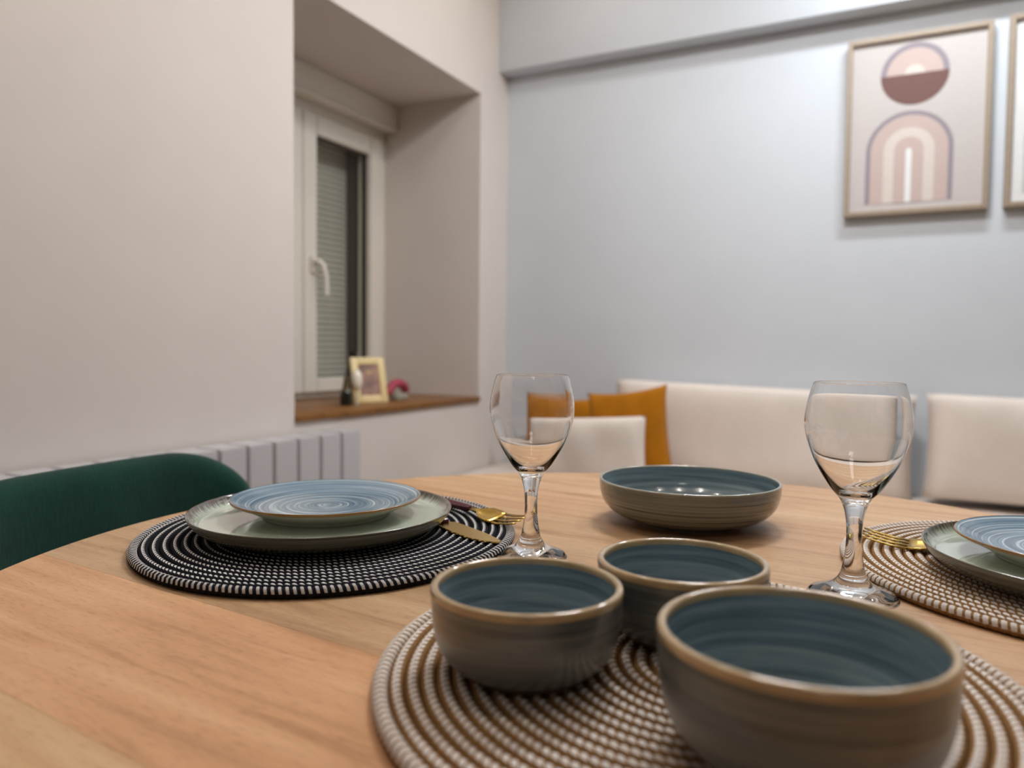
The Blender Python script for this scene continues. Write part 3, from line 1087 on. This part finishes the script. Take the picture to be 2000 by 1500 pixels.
root, w, h, b = frame_root(0.284, 0.712, 1.410, 2.012, 'wood-framed pale print cut off by the right edge of the picture')
pr = box('print', -w / 2 + b, w / 2 - b, -0.021, -0.002, b, h - b, M['paper_white'], root)
flat_poly('sun_ring', arc_pts(0, h * 0.78, 0.10, 0, 2 * PI, 60)[:-1], -0.021 - e, M['ink_grey'], pr)
flat_poly('sun_core', arc_pts(0, h * 0.78, 0.08, 0, 2 * PI, 60)[:-1], -0.021 - 2 * e, M['paper_white'], pr)
for k, (r, mt_) in enumerate(((0.165, 'ink_grey'), (0.12, 'ink_dark'), (0.08, 'paper_white'), (0.04, 'ink_grey'))):
    flat_poly('arch_band', arch_pts(0, h * 0.62 - 0.165, r, h * 0.07), -0.021 - e * (k + 1), M[mt_], pr)

# ------------------------------------------------------------------ things on the sill
SL = NZ0 + 0.0201
M['cream_frame'] = mat_plain('cream_gilt_frame', lin(240, 216, 160), 0.4, noise=0.04)
M['bottle'] = mat_plain('dark_bottle', lin(22, 26, 16), 0.2, noise=0.1, coat=0.5)
M['bottle_neck'] = mat_plain('brown_neck', lin(92, 74, 46), 0.35, noise=0.1)
M['pearl'] = mat_plain('pearl_white', lin(252, 244, 224), 0.25, noise=0.02, coat=0.5)
M['pink'] = mat_plain('dark_pink', lin(172, 66, 84), 0.6, noise=0.1)
M['grey_stone'] = mat_plain('grey_stone', lin(168, 164, 148), 0.7, noise=0.1)


def photo_material():
    m, nt, b = new_mat('faded_photo')
    tc = N(nt, 'ShaderNodeTexCoord')
    nz = N(nt, 'ShaderNodeTexNoise')
    nz.inputs['Scale'].default_value = 22
    nz.inputs['Detail'].default_value = 2
    nt.links.new(tc.outputs['Object'], nz.inputs['Vector'])
    r = ramp(nt, [(0.35, lin(134, 110, 108)), (0.5, lin(160, 128, 118)), (0.65, lin(190, 152, 136))])
    nt.links.new(nz.outputs[0], r.inputs[0])
    nt.links.new(r.outputs[0], b.inputs['Base Color'])
    b.inputs['Roughness'].default_value = 0.3
    return m


pf = tag(empty('photo_frame', (-1.652, 2.150, SL), math.atan2(0.118, 0.050)), 'cream photo frame propped up on the wooden window sill', 'photo frame')
fw, fh, fb = 0.132, 0.162, 0.026
lean = R_(-12)
for a in ((-fw / 2, -fw / 2 + fb, 0, fh), (fw / 2 - fb, fw / 2, 0, fh), (-fw / 2 + fb, fw / 2 - fb, 0, fb), (-fw / 2 + fb, fw / 2 - fb, fh - fb, fh)):
    box('frame_side', a[0], a[1], -0.007, 0.007, a[2], a[3], M['cream_frame'], pf, 0.002, 2, rot=(lean, 0, 0))
box('photo', -fw / 2 + fb, fw / 2 - fb, -0.002, 0.004, fb, fh - fb, photo_material(), pf, rot=(lean, 0, 0))
box('easel_leg', -0.012, 0.012, -0.002, 0.002, 0.0, 0.118, M['cream_frame'], pf, loc=(0, 0.062, 0.001), rot=(R_(22), 0, 0))

bt = tag(empty('bottle', (-1.640, 2.000, SL)), 'small dark bottle with brown tapering neck at the left of the photo frame', 'bottle')
lathe('bottle_body', spline([(0.0, 0.0), (0.019, 0.0), (0.0205, 0.003), (0.0205, 0.040), (0.017, 0.050)], 4), M['bottle'], bt, 32)
lathe('bottle_neck', spline([(0.017, 0.050), (0.013, 0.060), (0.0095, 0.080), (0.007, 0.098), (0.0, 0.099)], 4), M['bottle_neck'], bt, 32)

pd = tag(empty('ornament', (-1.622, 2.032, SL)), 'pearly white oval ornament in front of the photo frame', 'ornament')
lathe('stem', [(0.0, 0.0), (0.010, 0.0), (0.010, 0.003), (0.0028, 0.006), (0.0022, 0.050), (0.0, 0.050)], M['grey_stone'], pd, 20)
o = lathe('oval', [(0.0185 * math.sin(PI * k / 16), 0.048 + 0.036 * (1 - math.cos(PI * k / 16))) for k in range(17)], M['pearl'], pd, 32)

dv = tag(empty('vase', (-1.745, 2.165, SL)), 'dark slender vase rising behind the photo frame', 'vase')
lathe('vase_body', spline([(0.0, 0.0), (0.024, 0.0), (0.030, 0.05), (0.026, 0.11), (0.017, 0.15), (0.020, 0.178)], 4), M['bottle'], dv, 32)
lathe('vase_lip', [(0.020, 0.178), (0.0215, 0.1795), (0.020, 0.181), (0.017, 0.180), (0.015, 0.15), (0.0, 0.15)], M['bottle'], dv, 32)

pk = tag(empty('trinket', (-1.665, 2.325, SL), 0.15), 'small dark pink arched trinket on a grey foot at the right of the photo frame', 'ornament')
verts, faces = [], []
for i in range(17):
    a = PI * (0.02 + 1.02 * i / 16)
    c = Vector((0, -0.034 * math.cos(a), 0.006 + 0.034 * math.sin(a)))
    rr = 0.013 * (0.55 + 0.45 * math.sin(PI * i / 16)) if i < 15 else 0.004
    d = Vector((0, -math.cos(a), math.sin(a)))
    for k in range(10):
        t = 2 * PI * k / 10
        q = c + rr * (math.cos(t) * d + math.sin(t) * Vector((1, 0, 0)))
        verts.append(q + Vector((0, 0, 0.008)))
for i in range(16):
    for k in range(10):
        faces.append((i * 10 + k, i * 10 + (k + 1) % 10, (i + 1) * 10 + (k + 1) % 10, (i + 1) * 10 + k))
faces.append(list(range(10))[::-1])
faces.append([160 + k for k in range(10)])
pk.scale = (1.5, 2.1, 1.3)
mesh_obj('arched_body', verts, faces, M['pink'], pk, True)
box('foot_block', -0.012, 0.012, -0.012, 0.028, 0.0, 0.018, M['grey_stone'], pk, 0.004, 2)
